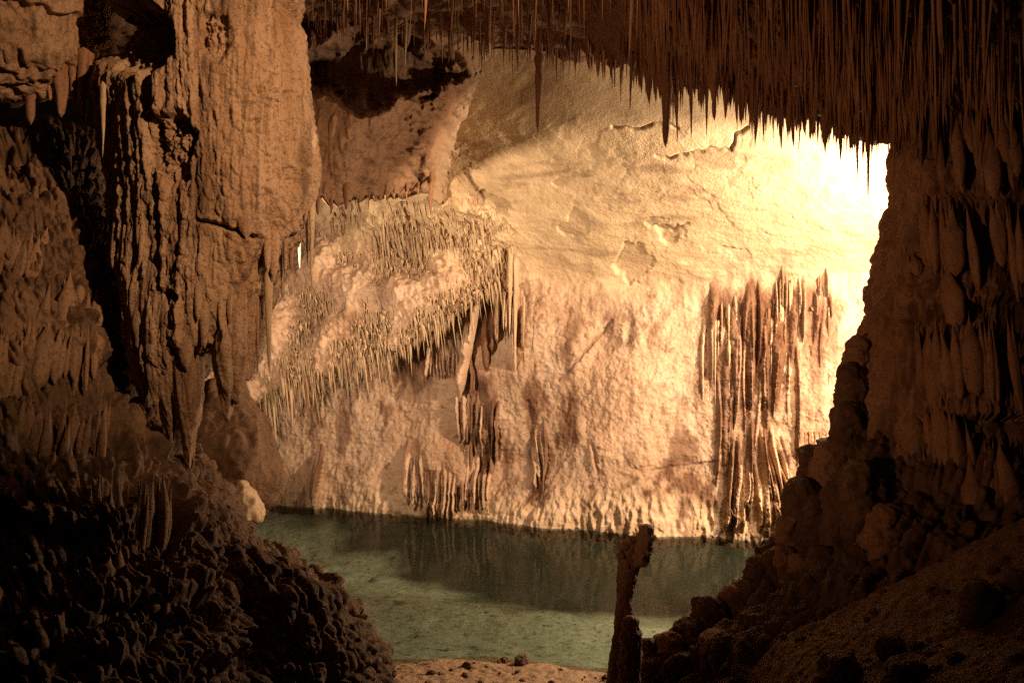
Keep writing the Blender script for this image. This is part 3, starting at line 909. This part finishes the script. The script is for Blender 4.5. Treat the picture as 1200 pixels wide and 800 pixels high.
spike(PALE[3], 517, -10, 75, 7, 8.9, "slender pale needle at the right end of the black hollow")
# at the edge of the left column, pale colour adding to the light on them
spike(PALE[4], 315, 205, 438, 19, 6.72, "long cream stalactite lit along its edge, on the left column's right side")
spike(PALE[5], 366, 150, 326, 14, 7.0, "cream stalactite nearest the lit wall on the left column's right edge")
spike(PALE[6], 352, 225, 314, 14, 11.0, "bright stalactite beside the outermost one on the left column")
spike(PALE[7], 358, 205, 318, 9, 7.1, "thin bright stalactite between two thicker ones on the left column")
spike(FAT[5], 340, 200, 318, 18, 6.95, "brown stalactite tucked behind the cream ones of the left column")
spike(SLIM[8], 329, 200, 350, 14, 6.85, "brown stalactite next to the long cream one on the left column")
spike(PALE[1], 270, 380, 489, 9, 7.35, "thin pale stalactite on the lowest fold of the left column")
spike(SLIM[9], 301, 330, 440, 10, 6.8, "slim stalactite left of the long cream one")
spike(PALE[5], 239, 380, 492, 13, 11.2, "added pale stalactite that makes the slit in the left column glare")  # this and the next are added to brighten the slit
spike(PALE[2], 233, 460, 552, 9, 9.15, "added pale stalactite for the bright lower slit behind the left column")
# teeth of the upper left curtain
GT = "teeth of the upper left curtain"
for i, (px, y0, y1, w) in enumerate(((8, 55, 112, 22), (22, 60, 104, 14), (38, 50, 146, 34), (58, 60, 118, 22), (72, 60, 138, 24), (88, 60, 128, 18), (98, 55, 150, 22), (105, 60, 120, 14))):
    lab = {2: "broadest pointed tooth of the upper left drip stone curtain", 6: "tooth of the upper left curtain nearest the left column"}.get(i, "short pointed tooth of the brown curtain in the upper left corner")
    spike(FAT[i % 6], px, y0, y1, w, 7.3, lab, GT)
spike(PALE[2], 120, 95, 185, 10, 6.7, "thin stalactite standing free at the left column's upper left edge")

# dense fringe of the near ceiling
GF = "stalactites of the near ceiling fringe"


def zone_label(px, size):
    if px < 545: z_ = "left of the rust brown rock's end"
    elif px < 755: z_ = "above the left half of the yellow slab"
    elif px < 870: z_ = "above the crack in the yellow slab"
    elif px < 965: z_ = "above the slab's bright middle"
    elif px < 1062: z_ = "above the white glare"
    else: z_ = "in front of the right column"
    return f"{size} brown stalactite of the crowded ceiling fringe {z_}"


def fringe_spots(n, back):
    out = []
    for _ in range(n):
        px = random.uniform(352, 1225) if random.random() < 0.55 else random.uniform(740, 1100)
        db = float(DBACK(px))
        d = db - abs(random.gauss(0, 0.35)) if back else random.uniform(5.6, db)
        zc = float(ceil_z(np.array([px]), np.array([d]))[0]) + 0.10
        fy = float(FRINGE(px))
        if back:
            dense = 1.0 if px > 745 else 0.55
            tip = fy + 20 * float(perlin(px * .06, 2.0, 3.0)) + random.gauss(-5, 8) + (random.expovariate(1 / 9.0) if random.random() < 0.35 else 0) * dense
        else:
            tip = fy - random.uniform(6, 120) - 45 * max(0.0, float(perlin(px * .02, d * 1.2, 3.0)))
        zt = CAMZ - (tip - 400) / F * d
        Lg = zc - zt
        if Lg < 0.12:
            if back: continue
            Lg = random.uniform(0.15, 0.5)
        Lg = min(Lg, random.uniform(0.75, 1.5))
        out.append((px, d, zc, Lg))
    return out


N_THING = 0
for px, d, zc, Lg in fringe_spots(150, True):
    wpx = min(22, 7.5 * random.lognormvariate(0, 0.42)) * (1.0 if px > 745 else 0.62)
    size = "long" if Lg > 0.75 else "short"
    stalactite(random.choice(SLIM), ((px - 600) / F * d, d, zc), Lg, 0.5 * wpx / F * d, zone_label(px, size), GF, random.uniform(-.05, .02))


def stuff(name, spots, mat, nr=8, ns=6, tiltx=0.0):
    """many small stalactites, joined"""
    protos = [stal_verts(nr, ns, 500 + i, curve=0.7 + 0.1 * (i % 4)) for i in range(12)]
    fq = grid_faces(nr, ns, True)[:, ::-1]
    VV = []; FF = []; n = 0
    for (x, y, z, Lg, r) in spots:
        V, B = protos[random.randrange(12)]
        a = random.uniform(0, 6.28); c, s = math.cos(a), math.sin(a)
        X = V[..., 0] * c - V[..., 1] * s; Y = V[..., 0] * s + V[..., 1] * c
        tx = random.gauss(tiltx, 0.035)
        W = np.stack([x + (X + B[:, None, 0] * 6) * r - V[..., 2] * Lg * tx, y + (Y + B[:, None, 1] * 6) * r, z + V[..., 2] * Lg], -1).reshape(-1, 3)
        VV.append(W); FF.append(fq + n); n += len(W)
    me = make_mesh(name, np.concatenate(VV), np.concatenate(FF), True)
    return link(name, me, mat, kind="stuff")


sp = []
for px, d, zc, Lg in fringe_spots(1500, False) + fringe_spots(550, True):
    wpx = min(26, 6.5 * random.lognormvariate(0, 0.5)) * (1.0 if px > 745 else 0.65)
    sp.append(((px - 600) / F * d, d, zc, Lg, 0.5 * wpx / F * d))
for _ in range(110):
    px = random.uniform(560, 1200); d = random.uniform(6.2, float(DBACK(px)))
    zc = float(ceil_z(np.array([px]), np.array([d]))[0]) + 0.12
    sp.append(((px - 600) / F * d, d, zc, random.uniform(.25, .7), .5 * random.uniform(10, 26) * (1.0 if px > 740 else .6) / F * d))
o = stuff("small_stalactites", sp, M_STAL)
o["label"] = "mass of small brown stalactites crowding the near ceiling"

# straws of the bulging mass on the far wall
sp = []
while len(sp) < 3800:
    px = random.uniform(300, 625)
    topy = float(np.interp(px, [250, 330, 380, 430, 600, 640], [300, 262, 236, 222, 236, 270]))
    lowy = float(np.interp(px, [250, 310, 370, 430, 480, 520, 560, 600, 640], [480, 462, 440, 424, 402, 372, 350, 338, 325]))
    py = topy + (lowy - topy) * random.random() ** 0.8
    if random.random() < (px - 500) / 110 or random.random() > (py - topy + 6) / 40: continue
    if random.random() > 0.4 + 1.3 * max(0.0, float(perlin(px * .035, py * .05, 6.0)) + .25): continue
    d = WD(px, min(py, lowy - 4)) + 0.03
    Lg = min(62, 11 * random.lognormvariate(0, 0.65)) / F * d
    p_ = P(px, py - 4, d - random.uniform(0, 0.18))
    sp.append((p_[0], p_[1], p_[2], Lg, min(4.5, 1.1 * random.lognormvariate(0, 0.55)) / F * d))
for k in range(420):
    px = 306 + 290 * random.random() ** 1.5
    lowy = float(np.interp(px, [250, 310, 370, 430, 480, 520, 560, 600, 640], [480, 462, 440, 424, 402, 372, 350, 338, 325]))
    py = lowy - abs(random.gauss(0, 16)); d = WD(px, py - 6)
    p_ = P(px, py - 8, d + 0.04)
    sp.append((p_[0], p_[1], p_[2], min(60, 17 * random.lognormvariate(0, .6)) * (1.5 if px < 380 else 1) / F * d, min(6, 1.8 * random.lognormvariate(0, .5)) / F * d))
stuff("straw_stalactites", sp, M_STAL2, 6, 5, 0.12)["label"] = "pale tufts of tiny straws covering the bulging mass on the far wall"

# ------------------------------------------------------------------ formations on the far wall
def wall_tube(name, mat, pl, w0, w1, dz, parent, nv=60, nu=22, wob=0.015, flat=1.1, **kw):
    """a rounded rib of flowstone down the wall through the points pl, standing dz metres proud of it"""
    a = np.array(pl, float)
    cx = line([(q[1], q[0]) for q in pl])
    y0, y1 = a[0, 1], a[-1, 1]
    hw = line([(y0, w0 / 2), (y1, w1 / 2)])
    L_ = lambda t: cx(t) - hw(t); R_ = lambda t: cx(t) + hw(t)
    dep = line([(y0, WD(pl[0][0], y0 + 2) + 0.12), (y0 + (y1 - y0) * 0.22, WD(pl[0][0], y0 + (y1 - y0) * 0.22) - dz)] + [(q[1], WD(q[0], q[1]) - dz) for q in pl[1:]])
    th = lambda t: hw(t) / F * 15 * flat
    ds = lambda x, y, z, p, q: wob * billow(x * 7, y * 7, z * 2.0, 2) + wob * 0.6 * perlin(x * 22, y * 22, z * 5)
    return tube(name, L_, R_, dep, th, y0, y1, nu, nv, ds, mat, front=0.65, parent=parent, cap=(5, 6), **kw)


# drapery right of the bulging mass
r1 = root("flowstone_drapery", P(548.0, 335.0, WD(548, 335)), "yellowish folded drapery with a dark hole beside it, on the far wall", "rock formation")
ribs = [(556, 541, 326, 474, 11, .42, .02), (563, 554, 328, 412, 6, .5, .05), (573, 571, 332, 440, 9, .2, .95), (542, 524, 340, 398, 5, .3, .8), (530, 505, 350, 412, 4, .3, .9), (506, 500, 378, 450, 6, .2, .1),
        (585, 584, 330, 405, 5, .3, .05), (598, 597, 290, 400, 5, .3, .02), (606, 605, 300, 440, 4, .3, .05), (592, 590, 335, 392, 4, .2, .9), (614, 612, 345, 410, 4, .2, .7), (552, 551, 396, 470, 3.5, .3, .9), (580, 578, 338, 420, 5, .2, .95)]
for px, y0, y1, w in ((508, 410, 448, 4), (515, 410, 450, 3.6), (522, 412, 450, 3.6), (529, 410, 448, 3.4), (535, 414, 446, 3)):
    ribs.append((px, px - 1, y0 - 20, y1, w * .7, .12, .25)); ribs.append((px + 3.6, px + 3, y0 - 10, y1, 1.4, .06, .95))
curtain_patch("drapery_body", (486, 280, 628, 478), ribs, r1, sink=0.07)
GH = "hanging pieces right of the drapery"
for px, y0, y1, w, lab in ((583, 330, 400, 9, "cream stalactite hanging just right of the dark drapery fold on the far wall"), (598, 285, 395, 10, "long pale stalactite below the slab's edge, right of the drapery"),
                           (605, 300, 440, 8, "slim pale stalactite reaching lowest right of the drapery"), (590, 340, 388, 7, "short stalactite between two pale ones right of the drapery"), (614, 345, 410, 6, "small brown stalactite at the right end beside the drapery")):
    spike(PALE[int(px) % 8], px, y0, y1, w, WD(px, (y0 + y1) / 2) - 0.35, lab)

# stubby ones under the bulging mass
GS = "stubby stalactites under the bulging mass"
for i, (px, y0, y1, w) in enumerate(((318, 415, 474, 10), (326, 410, 462, 8), (334, 412, 470, 11), (344, 405, 476, 12), (352, 410, 462, 8), (360, 405, 474, 11), (367, 405, 470, 9), (309, 420, 470, 9))):
    spike(FAT[i % 6] if i % 2 else PALE[i % 8], px, float(np.interp(px, [310, 370], [452, 430])) - 22, y1 + 8, w, WD(px, 425) + 0.04, "stubby stalactite in the short row below the bulging mass, low at left", GS)
for px, y0, y1, w, lab in ((411, 405, 450, 5, "thin brown stalactite alone below the bulging mass"), (398, 410, 436, 4, "tiny stalactite left of the lone thin one under the bulge"), (421, 410, 438, 4, "tiny stalactite right of the lone thin one under the bulge")):
    spike(SLIM[int(px) % 10], px, y0, y1, w, WD(px, 415) - 0.05, lab)

# slender post at the far waterline
rpz = root("stalagmite", P(374.0, 592.0, WD(374, 592) - .3), "slender dark stone post at the far waterline, left part of the wall", "stalagmite")
curtain_patch("post_shaft", (355, 500, 392, 606), [(380, 373, 506, 604, 3.4, .32, .95), (371, 367, 514, 592, 3, .18, .25), (376, 372, 560, 606, 6, .2, .6)], rpz)

# curtain low in the middle of the wall
ru_ = random.uniform
r2 = root("flowstone_curtain", P(525.0, 520.0, WD(525, 520)), "low fringe of dark slotted flowstone dipping into the lake", "rock formation")
ribs = [(505, 515, 498, 560, 26, .16, .45), (530, 535, 505, 560, 24, .18, .5), (548, 540, 520, 575, 18, .2, .4)]
for i in range(30):
    px = 480 + i * 3.2 + ru_(-1, 1)
    y1 = 614 - abs(i - 11) * 0.9 + ru_(-14, 6)
    ribs.append((px, px - ru_(-1, 4), 504 + abs(i - 12) * 0.9 + ru_(-22, 26), y1, ru_(1.7, 3.4), ru_(.10, .26), random.choice((.15, .35, .75, .9, .9))))
curtain_patch("curtain_body", (468, 490, 588, 622), ribs, r2)
r3 = root("flowstone_curtain", P(565.0, 500.0, WD(565, 500)), "dark brown drip curtain hanging down the middle of the far wall", "rock formation")
ribs = [(548, 545, 455, 520, 16, .10, .5), (568, 572, 420, 520, 15, .14, .85), (575, 562, 440, 570, 10, .18, .9)]
for i in range(16):
    px = 540 + i * 3 + ru_(-1, 1)
    ribs.append((px, px - ru_(0, 5), 430 + ru_(-10, 60), 540 + ru_(-30, 25), ru_(1.8, 3.6), ru_(.12, .26), random.choice((.2, .8, .9, .95))))
curtain_patch("curtain_body", (520, 410, 604, 578), ribs, r3)
r6 = root("flowstone_curtain", P(625.0, 500.0, WD(625, 500)), "thin reddish drip streak of flowstone right of the dark middle curtain", "rock formation")
curtain_patch("curtain_body", (600, 460, 650, 616), [(620 + i * 2.2 + ru_(-2, 2), 626 + i + ru_(-3, 3), 470 + ru_(0, 50), 590 + ru_(-40, 20), ru_(1.8, 4), ru_(.08, .2), random.choice((.4, .8, .9))) for i in range(8)], r6)

# the big stained curtain at the right
r4 = root("flowstone_curtain", P(895.0, 330.0, WD(895, 330)), "tall curtain streaked dark red and cream on the far wall, below the glare", "rock formation")
TOP = lambda px: float(np.interp(px, [826, 835, 860, 915, 945, 975], [352, 342, 336, 325, 330, 316])) + 20 * float(perlin(px * .055, 1.7, 4.0)) + 9 * float(perlin(px * .17, 1.7, 9.0))
ribs = []
for px, L_, w in ((837, 70, 9), (853, 240, 11), (862, 150, 8), (881, 150, 11), (898, 220, 9), (914, 180, 12), (932, 110, 8), (962, 80, 6)):
    ribs.append((px, px + ru_(-6, 2), TOP(px) - ru_(0, 25), TOP(px) + L_, w, ru_(.06, .13), ru_(.8, 1)))
for i in range(40):
    px = 828 + 146 * (i + random.random()) / 40
    L_ = random.choice((35, 50, 70, 90, 130, 190)) * ru_(.7, 1.2) * (1.0 if px < 935 else .6)
    ribs.append((px, px + ru_(-6, 3), TOP(px) + ru_(-22, 70 if i % 2 else 12), TOP(px) + 20 + L_, ru_(1.2, 3.8), ru_(.05, .17), random.choice((.1, .3, .55, .8, .9, 1.0))))
curtain_patch("curtain_body", (818, 310, 988, 600), ribs, r4)
for i in range(18):
    px = 832 + 140 * random.random(); y0 = TOP(px) + ru_(4, 50)
    o = bpy.data.objects.new("straw", PALE[i % 8] if i % 3 else SLIM[i % 10]); C.objects.link(o); o.parent = r4
    d = WD(px, y0) - .03; r_ = .5 * ru_(2.5, 4.5) / F * d
    o.location = tuple(float(q) for q in (P(px, y0, d) - np.array(r4.location))); o.scale = (r_, r_, random.choice((25, 40, 60, 90)) * ru_(.7, 1.2) / F * d)
r5 = root("flowstone_fan", P(890.0, 540.0, WD(890, 540)), "spreading fan of stained flowstone at the waterline under the tall curtain", "rock formation")
ribs = [(875, 868, 490, 630, 16, .18, .5), (895, 900, 500, 630, 20, .22, .35)]
for i in range(34):
    t = i / 33.0
    ribs.append((862 + 52 * t + ru_(-2, 2), 850 + 92 * t + ru_(-4, 4), 485 + 26 * abs(t - .4) + ru_(-16, 40), 634 + ru_(-40, 3), ru_(2.2, 4.6), ru_(.2, .45) * (.6 + math.sin(t * 3.1) * .5), random.choice((.05, .15, .3, .85, .95))))
curtain_patch("curtain_body", (838, 470, 958, 644), ribs, r5)
GR = "short row of stalactites beside the right bank"
for i, px in enumerate((938, 944, 949, 955, 962)):
    spike(FAT[i % 6], px, 505, 520 + (i * 7) % 18, 5, WD(px, 515) - .5, "tiny dark stalactite in the short row at the right bank's knobs", GR)

# ------------------------------------------------------------------ stalagmites
def knob_disp(amp=0.03, fr=6):
    return lambda x, y, z, a, b: amp * billow(x * fr, y * fr, z * fr, 3) + amp * .5 * perlin(x * fr * 3, y * fr * 3, z * fr * 2) + 0.25 * amp * billow(x * 25, y * 25, z * 18, 2)


ra = root("stalagmite", P(720.0, 850.0, 6.5), "tall thin stalagmite with a knobbly forked top, in front of the lake", "stalagmite")
tube("shaft", edge([(739, 627), (729, 640), (725, 665), (725, 700), (722, 735), (716, 775), (706, 860)]), edge([(747, 627), (750, 645), (747, 668), (741, 690), (740, 725), (736, 770), (732, 860)]),
     line([(600, 6.5), (900, 6.4)]), line([(625, .06), (700, .07), (860, .11)]), 627, 860, 70, 240, knob_disp(.010, 9), M_POST, parent=ra, cap=(8, 3))
tube("tip", edge([(752, 617), (748, 630), (742, 660)]), edge([(762, 617), (764, 630), (756, 662)]), line([(600, 6.45), (900, 6.45)]), line([(615, .04), (662, .05)]), 615, 664, 40, 70, knob_disp(.014, 12), M_POST, parent=ra, cap=(8, 6))
for px, py, r_ in ((731, 640, 5), (728, 651, 4), (740, 632, 5), (747, 652, 4), (755, 640, 4), (734, 662, 4)):
    tube("knob", edge([(px - r_, py - r_), (px - r_, py + r_)]), edge([(px + r_, py - r_), (px + r_, py + r_)]), line([(0, 6.43), (900, 6.43)]), line([(0, r_ / F * 6.4), (900, r_ / F * 6.4)]), py - r_, py + r_, 26, 20, knob_disp(.012, 14), M_POST, parent=ra, cap=(10, 10))
rb2 = root("stalagmite", P(735.0, 850.0, 6.3), "shorter stalagmite stump leaning on the tall thin one", "stalagmite")
tube("shaft", edge([(735, 722), (730, 745), (727, 780), (722, 860)]), edge([(747, 722), (749, 750), (747, 790), (746, 860)]), line([(600, 6.3), (900, 6.3)]), line([(720, .05), (860, .08)]), 722, 860, 60, 150, knob_disp(.016, 9), M_POST, parent=rb2, cap=(8, 3))

# knobs along the right bank
GK = "stalagmite knobs of the right bank"
KN = [(1003, 393, 470, 22, 7.6, "uppermost stalagmite knob, pointed and dark against the glare"), (998, 425, 500, 26, 7.5, "thick knob directly under the uppermost pointed one on the bank"), (990, 470, 560, 30, 7.4, "tall knob against the glare, above the blunt one by the curtain"), (968, 516, 600, 30, 7.4, "blunt knob standing out in front of the curtain's lower right end"),
      (947, 520, 590, 22, 7.5, "narrow knob standing left of the blunt one, beside the stained curtain"), (940, 560, 640, 40, 7.3, "wide rounded knob on the bank beside the flowstone fan"), (928, 602, 670, 22, 7.2, None), (958, 580, 660, 30, 7.1, "rounded knob tucked right of the wide one by the flowstone fan"), (985, 560, 640, 36, 7.0, "broad dark knob in the middle of the bank below the tall ones"), (916, 640, 700, 24, 7.1, "knob at the waterline just right of the slim orange lit one"),
      (902, 645, 700, 18, 7.1, None), (886, 652, 700, 14, 7.1, "slim knob lit orange on the bank's water edge"), (936, 650, 720, 30, 6.9, "dark knob below the wide rounded one beside the flowstone fan"), (962, 640, 720, 30, 6.8, None), (880, 680, 730, 30, 7.0, "squat knob at the water's edge under the slim orange lit one"), (858, 688, 740, 26, 7.0, "squat knob between the reddish round one and the orange lit one"),
      (831, 700, 745, 30, 6.9, "round reddish knob low on the bank near the water"), (812, 728, 770, 38, 6.8, "wide low knob just left below the round reddish one"), (785, 740, 800, 26, 6.7, "flat topped knob nearest the tall stalagmite"), (766, 770, 850, 36, 6.6, "lowest knob at the bottom edge right beside the short stump"), (800, 765, 840, 40, 6.5, "large rounded knob at the bottom edge, second from the stump"), (845, 740, 820, 44, 6.4, "large dark knob below the round reddish one, near the bottom edge"),
      (890, 720, 790, 40, 6.5, None), (925, 700, 780, 40, 6.5, None), (968, 690, 770, 36, 6.4, None), (1010, 640, 730, 40, 6.6, None), (1010, 540, 630, 40, 6.8, None), (1035, 590, 690, 44, 6.6, None), (1060, 640, 730, 46, 6.4, None), (760, 750, 780, 16, 6.7, "smallest knob, right behind the short stump at the water")]
for i, (px, y0, y1, w, d, lab) in enumerate(KN):
    sk = random.uniform(-4, 4)
    tube("stalagmite", edge([(px - w * .30 + sk, y0), (px - w * .46 + sk * .5, y0 + (y1 - y0) * .3), (px - w * .55, y1)]), edge([(px + w * .30 + sk, y0), (px + w * .48 + sk * .5, y0 + (y1 - y0) * .35), (px + w * .60, y1)]),
         line([(0, d), (900, d)]), line([(y0, .4 * w / F * d), (y1, .62 * w / F * d)]), y0, y1, 54, 60, knob_disp(.035, 5), M_DARK if i % 3 else M_RIGHT, cap=(14, 3),
         label=lab or "rounded dark stalagmite knob among others on the right bank", cat="stalagmite", group=GK if not lab else None)

# boulders on the sandy ground at lower right
def boulder(px, py, w, h_, d, lab):
    tube("rock", edge([(px - w * .5, py - h_ * .5), (px - w * .42, py), (px - w * .5, py + h_ * .5)]), edge([(px + w * .35, py - h_ * .5), (px + w * .5, py), (px + w * .5, py + h_ * .5)]),
         line([(0, d), (900, d)]), line([(0, .5 * w / F * d), (900, .5 * w / F * d)]), py - h_ * .5, py + h_ * .5, 60, 50, knob_disp(.03, 5), M_DARK, cap=(18, 10), label=lab, cat="rock")


boulder(1062, 790, 34, 32, 4.75, "dark rock on the sandy ground at the bottom edge")
boulder(1096, 772, 18, 14, 4.9, "smallest dark stone on the sandy ground")
boulder(1178, 794, 26, 26, 4.7, "dark rock on the sand in the lower right corner")
boulder(1150, 708, 46, 50, 5.05, "large shadowed rock lying on the sandy slope below the right column")
boulder(1200, 690, 40, 34, 5.1, "dark rock at the right edge, higher on the sandy slope")
boulder(985, 785, 40, 36, 5.1, "shadowed rock where the bank meets the sandy ground")

# loose rubble on the ground: too many small stones to count
VV = []; FF = []; n = 0
th_, ph_ = np.meshgrid(np.linspace(0, math.pi, 7), np.linspace(0, 2 * math.pi, 9)[:-1], indexing='ij')
for k in range(420):
    if k < 300:
        x = random.uniform(1.5, 4.2); y = random.uniform(4.2, 6.2)
    else:
        x = random.uniform(-1.6, 1.4); y = random.uniform(7.6, 8.9)
    r_ = 0.016 * random.lognormvariate(0, 0.65)
    u_ = np.stack([np.sin(th_) * np.cos(ph_), np.sin(th_) * np.sin(ph_) * random.uniform(.6, 1), np.cos(th_) * random.uniform(.5, .9)], -1)
    w_ = 1 + 0.35 * perlin(u_[..., 0] * 1.7 + k * 3.1, u_[..., 1] * 1.7, u_[..., 2] * 1.7)
    V = u_ * w_[..., None] * r_ + np.array([x, y, float(floor_z(np.array([x]), np.array([y]))[0]) + r_ * .35])
    VV.append(V.reshape(-1, 3)); FF.append(grid_faces(7, 8, True) + n); n += 56
me = make_mesh("rubble", np.concatenate(VV), np.concatenate(FF), False)
link("rubble", me, M_DARK, kind="stuff")["label"] = "small loose stones scattered on the sandy ground"
